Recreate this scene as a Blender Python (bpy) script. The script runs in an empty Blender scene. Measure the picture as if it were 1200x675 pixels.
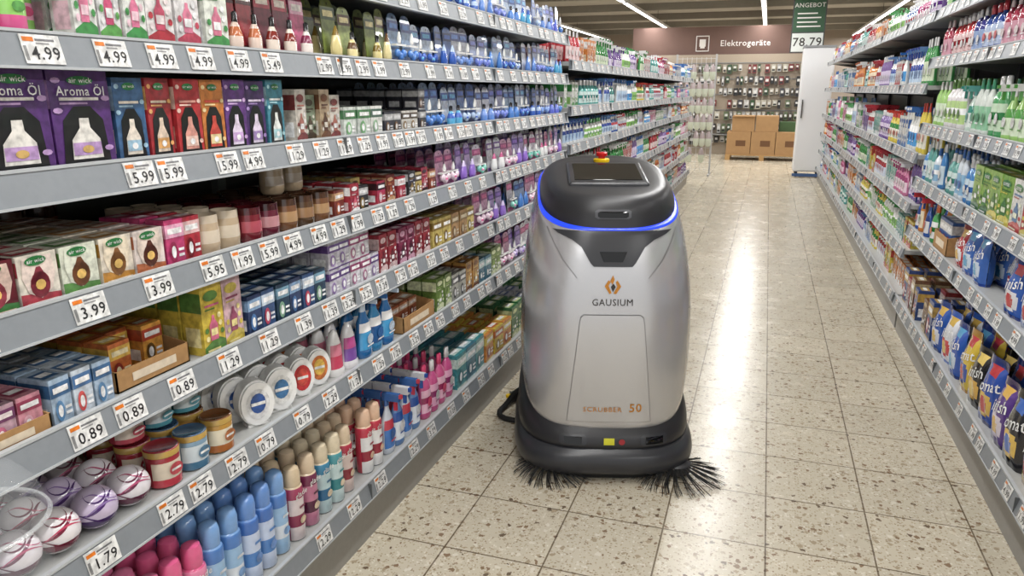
import bpy, math, random
import numpy as np
random.seed(7)
sc=bpy.context.scene
# ---------------------------------------------------------------- helpers
def rgb(h):
    h=h.lstrip('#'); o=[]
    for i in (0,2,4):
        c=int(h[i:i+2],16)/255
        o.append(c/12.92 if c<=.04045 else ((c+.055)/1.055)**2.4)
    return (o[0],o[1],o[2])
def mat(name,col,rough=.5,metal=0,**kw):
    m=bpy.data.materials.new(name); m.use_nodes=True
    b=m.node_tree.nodes['Principled BSDF']
    b.inputs['Base Color'].default_value=(*col,1); b.inputs['Roughness'].default_value=rough
    b.inputs['Metallic'].default_value=metal
    for k,v in kw.items(): b.inputs[k.replace('_',' ')].default_value=v
    return m
def noisy(name,col,rough=.5,metal=0,scale=8,amt=.12,bump=0,**kw):
    m=mat(name,col,rough,metal,**kw); nt=m.node_tree; b=nt.nodes['Principled BSDF']
    tc=nt.nodes.new('ShaderNodeTexCoord'); n=nt.nodes.new('ShaderNodeTexNoise'); n.inputs['Scale'].default_value=scale
    n.inputs['Detail'].default_value=5
    nt.links.new(tc.outputs['Object'],n.inputs['Vector'])
    r=nt.nodes.new('ShaderNodeMixRGB'); r.blend_type='MIX'
    r.inputs[1].default_value=(*[c*(1-amt) for c in col],1); r.inputs[2].default_value=(*[min(1,c*(1+amt)) for c in col],1)
    nt.links.new(n.outputs['Fac'],r.inputs[0]); nt.links.new(r.outputs[0],b.inputs['Base Color'])
    return m
def attr_mat(name,rough,coat=0,art=.35,scale=55):
    m=mat(name,(1,1,1),rough); nt=m.node_tree; b=nt.nodes['Principled BSDF']
    a=nt.nodes.new('ShaderNodeAttribute'); a.attribute_name='Col'
    tc=nt.nodes.new('ShaderNodeTexCoord'); n=nt.nodes.new('ShaderNodeTexNoise')
    n.inputs['Scale'].default_value=scale; n.inputs['Detail'].default_value=3
    nt.links.new(tc.outputs['Object'],n.inputs['Vector'])
    rmp=nt.nodes.new('ShaderNodeValToRGB'); rmp.color_ramp.elements[0].position=.35; rmp.color_ramp.elements[1].position=.62
    rmp.color_ramp.elements[0].color=(1-art,1-art,1-art,1); rmp.color_ramp.elements[1].color=(1,1,1,1)
    nt.links.new(n.outputs['Fac'],rmp.inputs[0])
    mx=nt.nodes.new('ShaderNodeMixRGB'); mx.blend_type='MULTIPLY'; mx.inputs[0].default_value=1
    nt.links.new(a.outputs['Color'],mx.inputs[1]); nt.links.new(rmp.outputs[0],mx.inputs[2])
    nt.links.new(mx.outputs[0],b.inputs['Base Color'])
    b.inputs['Coat Weight'].default_value=coat
    return m
M_PRINT=attr_mat('printed_packaging',.34,.3,.38,70)
M_GLOSS=attr_mat('glossy_plastic',.14,.5,.08)
M_MATTE=attr_mat('matte_cardboard',.85,0,.15)
M_METAL=attr_mat('painted_metal',.40,.1,.06)
PM=[M_PRINT,M_GLOSS,M_MATTE,M_METAL]

_tx={}
def text_mesh(s):
    if s in _tx: return _tx[s]
    cu=bpy.data.curves.new('t','FONT'); cu.body=s; cu.resolution_u=2; cu.align_x='CENTER'; cu.align_y='CENTER'; cu.offset=0 if s.isupper() else .008; cu.space_character=1.08
    ob=bpy.data.objects.new('t',cu); sc.collection.objects.link(ob)
    dg=bpy.context.evaluated_depsgraph_get(); me=bpy.data.meshes.new_from_object(ob.evaluated_get(dg))
    V=[tuple(v.co) for v in me.vertices]; F=[tuple(p.vertices) for p in me.polygons]
    bpy.data.objects.remove(ob); bpy.data.curves.remove(cu); bpy.data.meshes.remove(me)
    _tx[s]=(V,F); return V,F

class P:
    """prototype, local axes: x along shelf, y into shelf, z up"""
    def __init__(s): s.v=[];s.f=[];s.c=[];s.m=[];s.s=[]; s.a=None
    def add(s,V,F,c,m=0,sm=0):
        o=len(s.v); s.v+= [tuple(v) for v in V]
        for i,f in enumerate(F):
            s.f.append([k+o for k in f]); s.c.append(c[i] if isinstance(c,list) else c); s.m.append(m); s.s.append(sm)
        return s
    def hexa(s,V,c,m=0):
        return s.add(V,[(0,3,2,1),(4,5,6,7),(0,1,5,4),(1,2,6,5),(2,3,7,6),(3,0,4,7)],c,m)
    def box(s,x0,x1,y0,y1,z0,z1,c,m=0):
        return s.hexa([(x0,y0,z0),(x1,y0,z0),(x1,y1,z0),(x0,y1,z0),(x0,y0,z1),(x1,y0,z1),(x1,y1,z1),(x0,y1,z1)],c,m)
    def rect(s,x0,x1,z0,z1,y,c,m=0):
        return s.add([(x0,y,z0),(x1,y,z0),(x1,y,z1),(x0,y,z1)],[(0,1,2,3)],c,m)
    def poly(s,pts,y,c,m=0):
        return s.add([(x,y,z) for x,z in pts],[tuple(range(len(pts)))],c,m)
    def ell(s,cx,cz,rx,rz,y,c,n=14,m=0):
        return s.poly([(cx+rx*math.cos(2*math.pi*i/n),cz+rz*math.sin(2*math.pi*i/n)) for i in range(n)],y,c,m)
    def text(s,t,cx,cz,size,y,c,rot=0):
        V,F=text_mesh(t); ca,sa=math.cos(rot),math.sin(rot)
        return s.add([(cx+size*(a*ca-b*sa),y,cz+size*(a*sa+b*ca)) for a,b,_ in V],F,c)
    def lathe(s,prof,n=14,sx=1,sy=1,cx=0,cy=0,m=0,zo=0):
        V=[];F=[];C=[]
        for r,z,c in prof:
            for i in range(n):
                a=2*math.pi*(i+.5)/n; V.append((cx+sx*r*math.cos(a),cy+sy*r*math.sin(a),z+zo))
        for k in range(len(prof)-1):
            c=prof[k][2]
            for i in range(n):
                j=(i+1)%n; F.append((k*n+i,k*n+j,(k+1)*n+j,(k+1)*n+i))
                if isinstance(c,tuple) and c[0]=='L':
                    am=2*math.pi*(i+1)/n; C.append(c[1] if math.sin(am)<-.25 else c[2])
                else: C.append(c)
        F.append(tuple(range((len(prof)-1)*n,len(prof)*n))); C.append(prof[-1][2])
        return s.add(V,F,C,m,1)
    def shear(s,k,z0=0,dy=0):
        s.v=[(x,y+k*(z-z0)+dy,z) for x,y,z in s.v]; return s
    def fin(s):
        if s.a is None:
            V=np.array(s.v,float); L=np.array([i for f in s.f for i in f],int); T=np.array([len(f) for f in s.f],int)
            ci=np.array([c if isinstance(c,int) else -1 for c in s.c]); D=np.array([(0,0,0) if isinstance(c,int) else c for c in s.c],float).reshape(-1,3)
            s.a=(V,L,T,ci,D,np.array(s.m),np.array(s.s))
        return s.a
class MB:
    def __init__(s): s.n=0; s.V=[];s.L=[];s.T=[];s.C=[];s.M=[];s.S=[]
    def stamp(s,p,pos,ang=0,pal=None,sx=1,sz=1):
        V,L,T,ci,D,m,sm=p.fin(); c,sn=math.cos(ang),math.sin(ang)
        X=V[:,0]*sx; Y=V[:,1]*sx
        W=np.stack([X*c-Y*sn+pos[0],X*sn+Y*c+pos[1],V[:,2]*sz+pos[2]],1)
        s.V.append(W); s.L.append(L+s.n); s.n+=len(V); s.T.append(T)
        col=D.copy()
        if pal is not None:
            pa=np.array(pal,float); k=ci>=0; col[k]=pa[ci[k]%len(pa)]
        s.C.append(col); s.M.append(m); s.S.append(sm)
    def build(s,name,parent=None,mats=PM):
        V=np.concatenate(s.V);L=np.concatenate(s.L);T=np.concatenate(s.T);C=np.concatenate(s.C);M=np.concatenate(s.M);S=np.concatenate(s.S)
        me=bpy.data.meshes.new(name); me.vertices.add(len(V)); me.vertices.foreach_set('co',V.ravel())
        me.loops.add(len(L)); me.loops.foreach_set('vertex_index',L)
        me.polygons.add(len(T)); st=np.concatenate([[0],np.cumsum(T)[:-1]])
        me.polygons.foreach_set('loop_start',st)
        try: me.polygons.foreach_set('loop_total',T)
        except Exception: pass
        for m in mats: me.materials.append(m)
        me.polygons.foreach_set('material_index',M); me.polygons.foreach_set('use_smooth',S.astype(bool))
        at=me.attributes.new('Col','FLOAT_COLOR','CORNER')
        cc=np.repeat(np.concatenate([C,np.ones((len(C),1))],1),T,0); at.data.foreach_set('color',cc.ravel())
        me.update(calc_edges=True); me.set_sharp_from_angle(angle=math.radians(45))
        ob=bpy.data.objects.new(name,me); sc.collection.objects.link(ob)
        if parent: ob.parent=parent
        return ob
def empty(name,loc=(0,0,0),rz=0):
    e=bpy.data.objects.new(name,None); e.location=loc; e.rotation_euler=(0,0,rz); e.empty_display_size=.1; sc.collection.objects.link(e); return e
def meshobj(name,V,F,m,parent=None,smooth=False,sharp=40):
    me=bpy.data.meshes.new(name); me.from_pydata(V,[],F); me.update()
    if m: me.materials.append(m)
    if smooth:
        for p in me.polygons: p.use_smooth=True
        me.set_sharp_from_angle(angle=math.radians(sharp))
    ob=bpy.data.objects.new(name,me); sc.collection.objects.link(ob)
    if parent: ob.parent=parent
    return ob
def boxobj(name,x0,x1,y0,y1,z0,z1,m,parent=None,bev=0):
    p=P().box(x0,x1,y0,y1,z0,z1,0); ob=meshobj(name,p.v,p.f,m,parent)
    if bev:
        b=ob.modifiers.new('b','BEVEL'); b.width=bev; b.segments=2
    return ob
W=rgb('e8e8e6'); K=rgb('141416'); G=rgb('888c90')

# ---------------------------------------------------------------- room
def floor_mat():
    m=mat('terrazzo_tiles',(1,1,1),.2); nt=m.node_tree; N=nt.nodes; Lk=nt.links; b=N['Principled BSDF']
    b.inputs['Specular IOR Level'].default_value=.42
    tc=N.new('ShaderNodeTexCoord'); mp=N.new('ShaderNodeMapping'); mp.inputs['Location'].default_value=(-.11,.05,0)
    Lk.new(tc.outputs['Object'],mp.inputs['Vector'])
    br=N.new('ShaderNodeTexBrick'); br.offset=0; br.squash=1; br.inputs['Scale'].default_value=1; br.inputs['Brick Width'].default_value=.3333
    br.inputs['Row Height'].default_value=.3333; br.inputs['Mortar Size'].default_value=.0030; br.inputs['Mortar Smooth'].default_value=.1
    br.inputs['Color1'].default_value=(.88,.88,.88,1); br.inputs['Color2'].default_value=(1,1,1,1); br.inputs['Mortar'].default_value=(.30,.26,.22,1)
    Lk.new(mp.outputs[0],br.inputs['Vector'])
    def chips(scale,thr,stops):
        ns=N.new('ShaderNodeTexNoise'); ns.inputs['Scale'].default_value=scale*1.3; Lk.new(tc.outputs['Object'],ns.inputs['Vector'])
        ad=N.new('ShaderNodeMixRGB'); ad.blend_type='ADD'; ad.inputs[0].default_value=.022*55/scale; Lk.new(tc.outputs['Object'],ad.inputs[1]); Lk.new(ns.outputs['Color'],ad.inputs[2])
        v=N.new('ShaderNodeTexVoronoi'); v.inputs['Scale'].default_value=scale; Lk.new(ad.outputs[0],v.inputs['Vector'])
        sep=N.new('ShaderNodeSeparateColor'); Lk.new(v.outputs['Color'],sep.inputs[0])
        rp=N.new('ShaderNodeValToRGB'); rp.color_ramp.interpolation='CONSTANT'
        els=rp.color_ramp.elements
        els[0].position=0; els[0].color=(*stops[0][1],1); els[1].position=stops[1][0]; els[1].color=(*stops[1][1],1)
        for p_,c_ in stops[2:]:
            e=els.new(p_); e.color=(*c_,1)
        Lk.new(sep.outputs[0],rp.inputs[0])
        lt=N.new('ShaderNodeMath'); lt.operation='LESS_THAN'; lt.inputs[1].default_value=thr; Lk.new(v.outputs['Distance'],lt.inputs[0])
        gt=N.new('ShaderNodeMath'); gt.operation='GREATER_THAN'; gt.inputs[1].default_value=stops[1][0]; Lk.new(sep.outputs[0],gt.inputs[0])
        mu=N.new('ShaderNodeMath'); mu.operation='MULTIPLY'; Lk.new(lt.outputs[0],mu.inputs[0]); Lk.new(gt.outputs[0],mu.inputs[1])
        return rp,mu
    base=rgb('cbc2ae')
    r1,f1=chips(46,.40,[(0,base),(.66,rgb('a99a82')),(.81,rgb('8a735c')),(.90,rgb('dad3c4')),(.96,rgb('70604f'))])
    r2,f2=chips(120,.45,[(0,base),(.56,rgb('b5a890')),(.80,rgb('9d8c74')),(.92,rgb('dfd9cb'))])
    m2=N.new('ShaderNodeMixRGB'); m2.inputs[1].default_value=(*base,1); Lk.new(f2.outputs[0],m2.inputs[0]); Lk.new(r2.outputs[0],m2.inputs[2])
    m1=N.new('ShaderNodeMixRGB'); Lk.new(f1.outputs[0],m1.inputs[0]); Lk.new(m2.outputs[0],m1.inputs[1]); Lk.new(r1.outputs[0],m1.inputs[2])
    mm=N.new('ShaderNodeMixRGB'); mm.blend_type='MULTIPLY'; mm.inputs[0].default_value=1; Lk.new(m1.outputs[0],mm.inputs[1]); Lk.new(br.outputs['Color'],mm.inputs[2])
    Lk.new(mm.outputs[0],b.inputs['Base Color'])
    ns=N.new('ShaderNodeTexNoise'); ns.inputs['Scale'].default_value=6; ns.inputs['Detail'].default_value=4; Lk.new(tc.outputs['Object'],ns.inputs['Vector'])
    mr=N.new('ShaderNodeMapRange'); mr.inputs['To Min'].default_value=.15; mr.inputs['To Max'].default_value=.36; Lk.new(ns.outputs['Fac'],mr.inputs[0]); Lk.new(mr.outputs[0],b.inputs['Roughness'])
    bp=N.new('ShaderNodeBump'); bp.inputs['Strength'].default_value=.25; bp.inputs['Distance'].default_value=.002; bp.invert=True
    Lk.new(br.outputs['Fac'],bp.inputs['Height']); Lk.new(bp.outputs[0],b.inputs['Normal'])
    return m
YE=26
boxobj('floor',-7,6,-3,YE+.2,-.05,0,floor_mat())
boxobj('ceiling',-7,6,-3,YE+.2,3.35,3.4,noisy('ceiling_paint',rgb('b4afa6'),.9,scale=3))
M_WALL=noisy('wall_paint',rgb('a09488'),.9,scale=2)
boxobj('wall_back',-7,6,YE,YE+.2,0,3.35,M_WALL)
boxobj('wall_left',-7.1,-7,-3,YE+.2,0,3.35,M_WALL)
boxobj('wall_right',6,6.1,-3,YE+.2,0,3.35,M_WALL)
M_DK=noisy('dark_metal',rgb('4a4a4a'),.5,.3)
M_BEAM=noisy('beam',rgb('8a867e'),.8)
for i in range(11):
    boxobj('trim_%d'%(i+1),-7,6,1+i*2.4,1.12+i*2.4,3.2,3.35,M_BEAM)

# ---------------------------------------------------------------- shelving
RAIL=rgb('7f8489'); RAILTOP=rgb('b3b7ba'); BOARD=rgb('a9aaa8'); BACK=rgb('262422')
PRICES={}
def tag(price):
    if price in PRICES: return PRICES[price]
    p=P(); w=.036
    p.box(-w,w,-.0015,0,-.023,.023,W)
    p.rect(-w*.9,-w*.35,.012,.019,-.002,rgb('e07a20')); p.rect(-w*.28,w*.7,.013,.0165,-.002,rgb('77777a'))
    p.rect(-w*.28,w*.4,.008,.0105,-.002,rgb('99999a'))
    p.text(price,.004,-.007,.029,-.0022,rgb('17171a'))
    p.rect(-w*.95,-w*.8,-.018,.005,-.002,rgb('888888'))
    p.shear(.24,0,-.001)
    PRICES[price]=p; return p
def gondola(name,side,xf,y0,y1,levels,tags,height=2.1,depth=.47,bay=1.25):
    L=y1-y0; p=P()
    for k,z in enumerate(levels):
        v0=-.0 if k else -.02
        back=depth
        p.hexa([(0,v0,z-.027),(L,v0,z-.027),(L,v0+.02,z-.027),(0,v0+.02,z-.027),(0,v0+.0135,z+.027),(L,v0+.0135,z+.027),(L,v0+.02,z+.027),(0,v0+.02,z+.027)],RAIL,3)
        p.box(0,L,v0-.002,v0+.02,z-.031,z-.0265,RAILTOP,3)
        p.box(0,L,v0+.011,v0+.022,z+.026,z+.031,RAILTOP,3)
        p.box(0,L,v0+.018,back,z-.006,z+.018,BOARD,3)
        u=0.0
        while u<=L+.01:
            uu=min(max(u,.004),L-.004)
            p.add([(uu,back,z-.006),(uu,back,z-.07),(uu,v0+.06,z-.006)],[(0,1,2)],rgb('777777'),3)
            p.box(uu-.0015,uu+.0015,v0-.001,v0+.02,z-.028,z+.026,rgb('55585a'),3)
            u+=bay
    p.box(0,L,.02,.045,0,levels[0]-.03,rgb('8d8b86'),3)
    p.box(0,L,depth,depth+.03,.0,height,BACK,3)
    u=0.0
    while u<=L+.01:
        uu=min(max(u,.02),L-.02)
        p.box(uu-.018,uu+.018,depth-.025,depth,.0,height,rgb('5b5c5c'),3); u+=bay
    ang=math.pi/2 if side=='L' else -math.pi/2
    org=(xf,y0,0) if side=='L' else (xf,y1,0)
    mb=MB(); mb.stamp(p,org,ang); root=mb.build(name)
    mt=MB()
    for k,z in enumerate(levels):
        last=-9
        for (yy,pr) in sorted(tags[k]):
            if not(y0+.04<yy<y1-.04) or yy-last<.076: continue
            last=yy
            off=(.02 if k==0 else 0)
            x=xf+off-.0065 if side=='L' else xf-off+.0065
            mt.stamp(tag(pr),(x,yy,z),ang)
    mt.build('price_tags',parent=root)
    return root
def rtags(y0,y1,prs,lo=.085,hi=.2):
    o=[];y=y0
    while y<y1:
        o.append((y,random.choice(prs))); y+=random.uniform(lo,hi)
    return o
LV=[.20,.59,.845,1.07,1.295,1.515,1.735]
T=[[] for _ in LV]
T[0]=[(1.30,'2.29'),(1.61,'2.29'),(1.78,'2.29'),(1.95,'2.29'),(2.2,'2.29')]+rtags(2.35,4.4,['2.29','3.29','2.99'])
T[1]=[(.72,'1.79'),(.92,'1.79'),(1.10,'2.79'),(1.19,'2.79'),(1.31,'2.79'),(1.42,'0.79'),(1.58,'0.79'),(1.72,'2.29')]+rtags(1.86,4.4,['1.29','2.29','3.29'])
T[2]=[(.7,'0.95'),(.93,'0.89'),(1.03,'0.89'),(1.17,'0.89'),(1.32,'1.29'),(1.47,'1.29'),(1.62,'1.39')]+rtags(1.75,4.4,['1.39','3.29','1.29'])
T[3]=[(.76,'3.95'),(.975,'3.99'),(1.14,'3.99'),(1.3,'5.95'),(1.4,'1.99'),(1.5,'5.99'),(1.6,'4.99'),(1.72,'4.99')]+rtags(1.82,4.4,['1.99','1.29','2.99'])
T[4]=[(.7,'5.99'),(1.13,'5.99'),(1.21,'5.99'),(1.38,'5.99'),(1.47,'4.99'),(1.64,'1.29'),(1.76,'1.29'),(1.88,'1.29')]+rtags(1.99,4.4,['1.29','1.99'],.08,.15)
T[5]=[(.8,'4.99'),(.96,'4.99'),(1.10,'4.99'),(1.22,'4.99'),(1.33,'4.99'),(1.45,'4.99'),(1.57,'5.49'),(1.80,'2.99'),(1.9,'2.99')]+rtags(2.0,4.4,['1.99','2.99'])
T[6]=rtags(1.6,4.4,['2.29','1.99'])
gondola('supermarket_shelving','L',-1.13,-.62,4.43,LV,T,2.02)
LV2=[.2,.5,.8,1.1,1.33,1.6]
gondola('supermarket_shelving','L',-1.13,4.48,12.25,LV2,[rtags(4.6,12,['2.29','1.99'],.12,.3) for _ in LV2],1.66)
RV=[.2,.64,.93,1.24,1.6,1.86]
gondola('supermarket_shelving','R',.85,1.2,4.95,RV,[rtags(1.3,4.9,['9.99','4.99','1.99','2.95'],.1,.22) for _ in RV],1.9)
RV2=[.2,.48,.76,1.06,1.46,1.86]
gondola('supermarket_shelving','R',.85,5.0,13.4,RV2,[rtags(5.1,13.3,['2.29','1.99'],.12,.3) for _ in RV2],1.9)

# ---------------------------------------------------------------- product prototypes
def carton(w,d,h,txt=None,style=0):
    p=P().box(-w/2,w/2,0,d,0,h,0); e=-.0008
    for sx in (-1,1):
        X=sx*(w/2+.0006)
        p.add([(X,0,h*.62),(X,d,h*.62),(X,d,h*.9),(X,0,h*.9)],[(0,1,2,3)],1)
        p.add([(X,d*.15,h*.12),(X,d*.85,h*.12),(X,d*.85,h*.4),(X,d*.15,h*.4)],[(0,1,2,3)],2)
    if style==0:
        p.poly([(-w/2,0),(w/2,0),(w/2,h*.16),(w*.1,h*.24),(-w/2,h*.12)],e,1)
        p.poly([(-w*.2,h*.2),(w*.16,h*.2),(w*.18,h*.42),(w*.05,h*.5),(w*.04,h*.56),(-w*.08,h*.56),(-w*.09,h*.5),(-w*.22,h*.42)],e*2,3)
        p.rect(-w*.17,w*.13,h*.27,h*.37,e*3,2)
        for k,(fx,fz) in enumerate(((.3,.42),(.36,.3),(.26,.54),(-.36,.36),(-.34,.24))):
            p.ell(w*fx,h*fz,w*.09,h*.042,e*(2.5+k*.2),1 if k%2 else 2,8)
        p.ell(-w*.05,h*.84,w*.34,h*.075,e*2,rgb('2a7a40') if txt else 1)
        p.rect(-w*.36,w*.3,h*.69,h*.72,e*2,3); p.rect(-w*.36,w*.1,h*.64,h*.66,e*2,1)
        p.rect(-w*.4,w*.2,h*.05,h*.08,e*3,2)
    elif style==1:
        p.poly([(-w*.4,h*.06),(w*.4,h*.06),(w*.34,h*.50),(w*.14,h*.64),(-w*.14,h*.64),(-w*.34,h*.50)],e,K)
        p.poly([(-w*.26,h*.10),(w*.26,h*.10),(w*.24,h*.30),(w*.09,h*.42),(w*.08,h*.52),(-w*.08,h*.52),(-w*.09,h*.42),(-w*.24,h*.30)],e*2,2)
        p.rect(-w*.24,w*.24,h*.14,h*.27,e*3,1); p.ell(0,h*.2,w*.1,h*.04,e*4,3)
        p.ell(w*.02,h*.90,w*.22,h*.045,e*2,rgb('2a7a40')); p.text('air wick',w*.02,h*.9,w*.11,e*3,W)
        p.rect(-w*.36,w*.3,h*.70,h*.73,e*2,2); p.rect(-w*.36,w*.1,h*.66,h*.68,e*2,1)
        for fx,fz in ((-.4,.6),(.42,.72),(-.38,.9),(.38,.2)): p.ell(w*fx,h*fz,w*.08,h*.03,e*2,1,8)
    elif style==2:
        p.poly([(-w*.5,0),(w*.5,0),(w*.5,h*.2),(-w*.5,h*.3)],e,1)
        p.poly([(-w*.36,h*.95),(-w*.42,h*.6),(-w*.3,h*.3),(0,h*.16),(w*.3,h*.3),(w*.42,h*.6),(w*.36,h*.95)],e*1.5,2)
        p.ell(0,h*.42,w*.25,h*.25,e*2,3,14); p.poly([(-w*.24,h*.45),(w*.24,h*.45),(w*.05,h*.76),(-w*.05,h*.76)],e*2,3)
        p.ell(0,h*.42,w*.13,h*.1,e*3,rgb('e8c070'),10)
        p.ell(-w*.05,h*.88,w*.27,h*.09,e*3,rgb('2a7a40')); p.text('air wick',-w*.05,h*.88,w*.13,e*4,W)
        p.rect(-w*.4,w*.4,h*.04,h*.11,e*3,2)
    elif style==3:
        p.rect(-w/2,w/2,h*.62,h*.9,e,1); p.rect(-w*.38,w*.38,h*.7,h*.82,e*2,2)
        p.ell(-w*.15,h*.32,w*.22,h*.22,e*2,3); p.ell(-w*.15,h*.32,w*.12,h*.13,e*3,2); p.rect(w*.12,w*.42,h*.2,h*.26,e*2,2); p.rect(w*.12,w*.42,h*.32,h*.38,e*2,2)
        p.rect(-w/2,w/2,0,h*.05,e,1)
    p.add([(-w*.4,d*.2,h+.0006),(w*.4,d*.2,h+.0006),(w*.4,d*.75,h+.0006),(-w*.4,d*.75,h+.0006)],[(0,1,2,3)],1)
    p.add([(-w*.3,d*.35,h+.0012),(w*.3,d*.35,h+.0012),(w*.3,d*.6,h+.0012),(-w*.3,d*.6,h+.0012)],[(0,1,2,3)],2)
    if txt: p.text(txt,-w*.05,h*.84,w*.17,e*3,W)
    return p
def blister(w,h,kind=0):
    p=P()
    sl=.012/h
    def Y(z,o=0): return .022+sl*z-o
    pts=[(-w/2,0),(w/2,0),(w/2,h*.86),(w*.34,h*.97),(w*.12,h),(-w*.12,h),(-w*.34,h*.97),(-w/2,h*.86)]
    n=len(pts)
    V=[(x,Y(z),z) for x,z in pts]+[(x,Y(z)+.002,z) for x,z in pts]
    p.add(V,[tuple(range(n)),tuple(range(2*n-1,n-1,-1))]+[((i+1)%n,i,n+i,n+(i+1)%n) for i in range(n)],0)
    def q(x0,x1,z0,z1,c,o=.001): p.add([(x0,Y(z0,o),z0),(x1,Y(z0,o),z0),(x1,Y(z1,o),z1),(x0,Y(z1,o),z1)],[(0,1,2,3)],c)
    q(-w/2,w/2,h*.66,h*.86,1); q(-w*.36,w*.36,h*.71,h*.81,2,.002); q(-w*.04,w*.04,h*.9,h*.94,K,.002)
    q(-w/2,w/2,0,h*.12,1)
    if kind==0:
        p.lathe([(.2*w,0,2),(.32*w,.02*h,2),(.33*w,.2*h,3),(.22*w,.32*h,2),(.13*w,.38*h,K),(.13*w,.5*h,K),(.05*w,.52*h,K)],12,1,.7,0,.004,1,.02*h)
    elif kind==1:
        for i in (-1,0,1):
            r=w*.17
            p.lathe([(r*.3,0,3),(r*.85,r*.4,3),(r,r,3 if i else 2),(r*.85,r*1.6,3),(r*.3,r*2,3)],10,1,.8,i*w*.3,.004,1,.08*h+abs(i)*.01)
        p.hexa([(-w*.46,.0,.36*h),(w*.46,.0,.36*h),(w*.46,.02,.36*h),(-w*.46,.02,.36*h),(-w*.46,.0,.40*h),(w*.46,.0,.40*h),(w*.46,.02,.40*h),(-w*.46,.02,.40*h)],W,1)
        p.lathe([(w*.13,0,W),(w*.16,.08*h,W),(w*.06,.22*h,W)],8,1,.5,0,.008,1,.42*h)
    elif kind==2:
        p.lathe([(.12*w,0,2),(.36*w,.08*h,2),(.38*w,.2*h,2),(.25*w,.4*h,3),(.06*w,.56*h,3)],12,1,.5,0,.006,1)
    return p
def spray(r=.029,h=.225,txt='glade'):
    p=P().lathe([(r*.9,0,G),(r,.004,('L',2,0)),(r,h*.2,('L',3,0)),(r,h*.36,('L',2,0)),(r,h*.58,0),(r,h*.70,0),(r*.93,h*.725,1),(r*.8,h*.74,1),(r*.84,h*.76,1),(r*.84,h*.9,1),(r*.7,h*.97,1),(r*.3,h,1)],18,1,1,0,r,1)
    if txt: p.text(txt,0,h*.64,r*.8,-.0014,W)
    p.ell(0,h*.28,r*.45,h*.05,-.001,1,10); p.rect(-r*.4,r*.4,h*.45,h*.48,-.001,3)
    return p
def jar(r=.036,h=.085,lid=1):
    p=P().lathe([(r*.85,0,0),(r,.005,('L',2,0)),(r,h*.25,('L',1,0)),(r,h*.68,0),(r,h*.78,0),(r*.97,h*.8,rgb('b0904a') if lid else 3),(r*1.02,h*.82,rgb('b0904a') if lid else 3),(r*1.02,h*.97,3),(r*.95,h,3),(r*.8,h*.97,3),(r*.1,h*.97,3)],20,1,1,0,r,1)
    p.ell(0,h*.47,r*.5,h*.16,-.0015,2,12); p.rect(-r*.35,r*.35,h*.44,h*.5,-.002,W)
    return p
def candleglass(r=.036,h=.09):
    return P().lathe([(r*.8,0,0),(r*.95,.006,0),(r,h*.3,('L',1,0)),(r*.98,h*.62,0),(r*.94,h*.8,2),(r*.93,h,2),(r*.86,h,2),(r*.86,h*.82,3),(r*.1,h*.8,3)],18,1,1,0,r,1)
def ball(r=.043):
    p=P(); prof=[]
    for i in range(15):
        a=-math.pi/2+math.pi*i/14; c=0
        if 4<=i<6: c=1
        prof.append((max(r*math.cos(a),.001),r+r*math.sin(a),c))
    p.lathe(prof,22,1,1,0,r,1)
    for k,(a0,c,ww) in enumerate([(.42,1,.10),(.12,2,.05),(.68,2,.05),(-.22,1,.07),(.95,1,.05)]):
        V=[];F=[]
        for i in range(15):
            t=-1.25+2.5*i/14
            for w_ in (-ww,ww):
                el=a0+.35*math.sin(t*1.8+k*1.3)+w_*(1-abs(t)/1.35); R=r*(1.010+.002*k)
                V.append((R*math.cos(el)*math.sin(t),r-R*math.cos(el)*math.cos(t),r+R*math.sin(el)))
            if i: F.append((2*i-2,2*i,2*i+1,2*i-1))
        p.add(V,F,c,1,1)
    return p
def geldisc(w=.085,h=.105):
    p=P(); n=24
    for (s,y0,y1,c) in [(1,.008,.045,W),(.93,.0,.012,W)]:
        V=[]
        for y in (y0,y1):
            for i in range(n):
                a=2*math.pi*i/n; V.append((s*w/2*math.cos(a),y,h/2+s*h/2*math.sin(a)))
        F=[(i,(i+1)%n,n+(i+1)%n,n+i) for i in range(n)]+[tuple(range(n)),tuple(range(2*n-1,n-1,-1))]
        p.add(V,F,c,1,1)
    p.ell(0,h*.5,w*.33,h*.33,-.001,0,18); p.ell(0,h*.52,w*.22,h*.22,-.002,1,14); p.rect(-w*.2,w*.2,h*.48,h*.55,-.003,W)
    p.box(-w*.3,w*.3,.005,.045,0,.008,W)
    return p
def gelcone(r=.032,h=.14):
    return P().lathe([(r*1.1,0,0),(r*1.15,h*.12,0),(r,h*.16,('L',2,1)),(r*.98,h*.45,('L',3,1)),(r*.85,h*.7,0),(r*.5,h*.93,0),(r*.15,h,0)],14,1,.75,0,r*.9,1)
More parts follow.
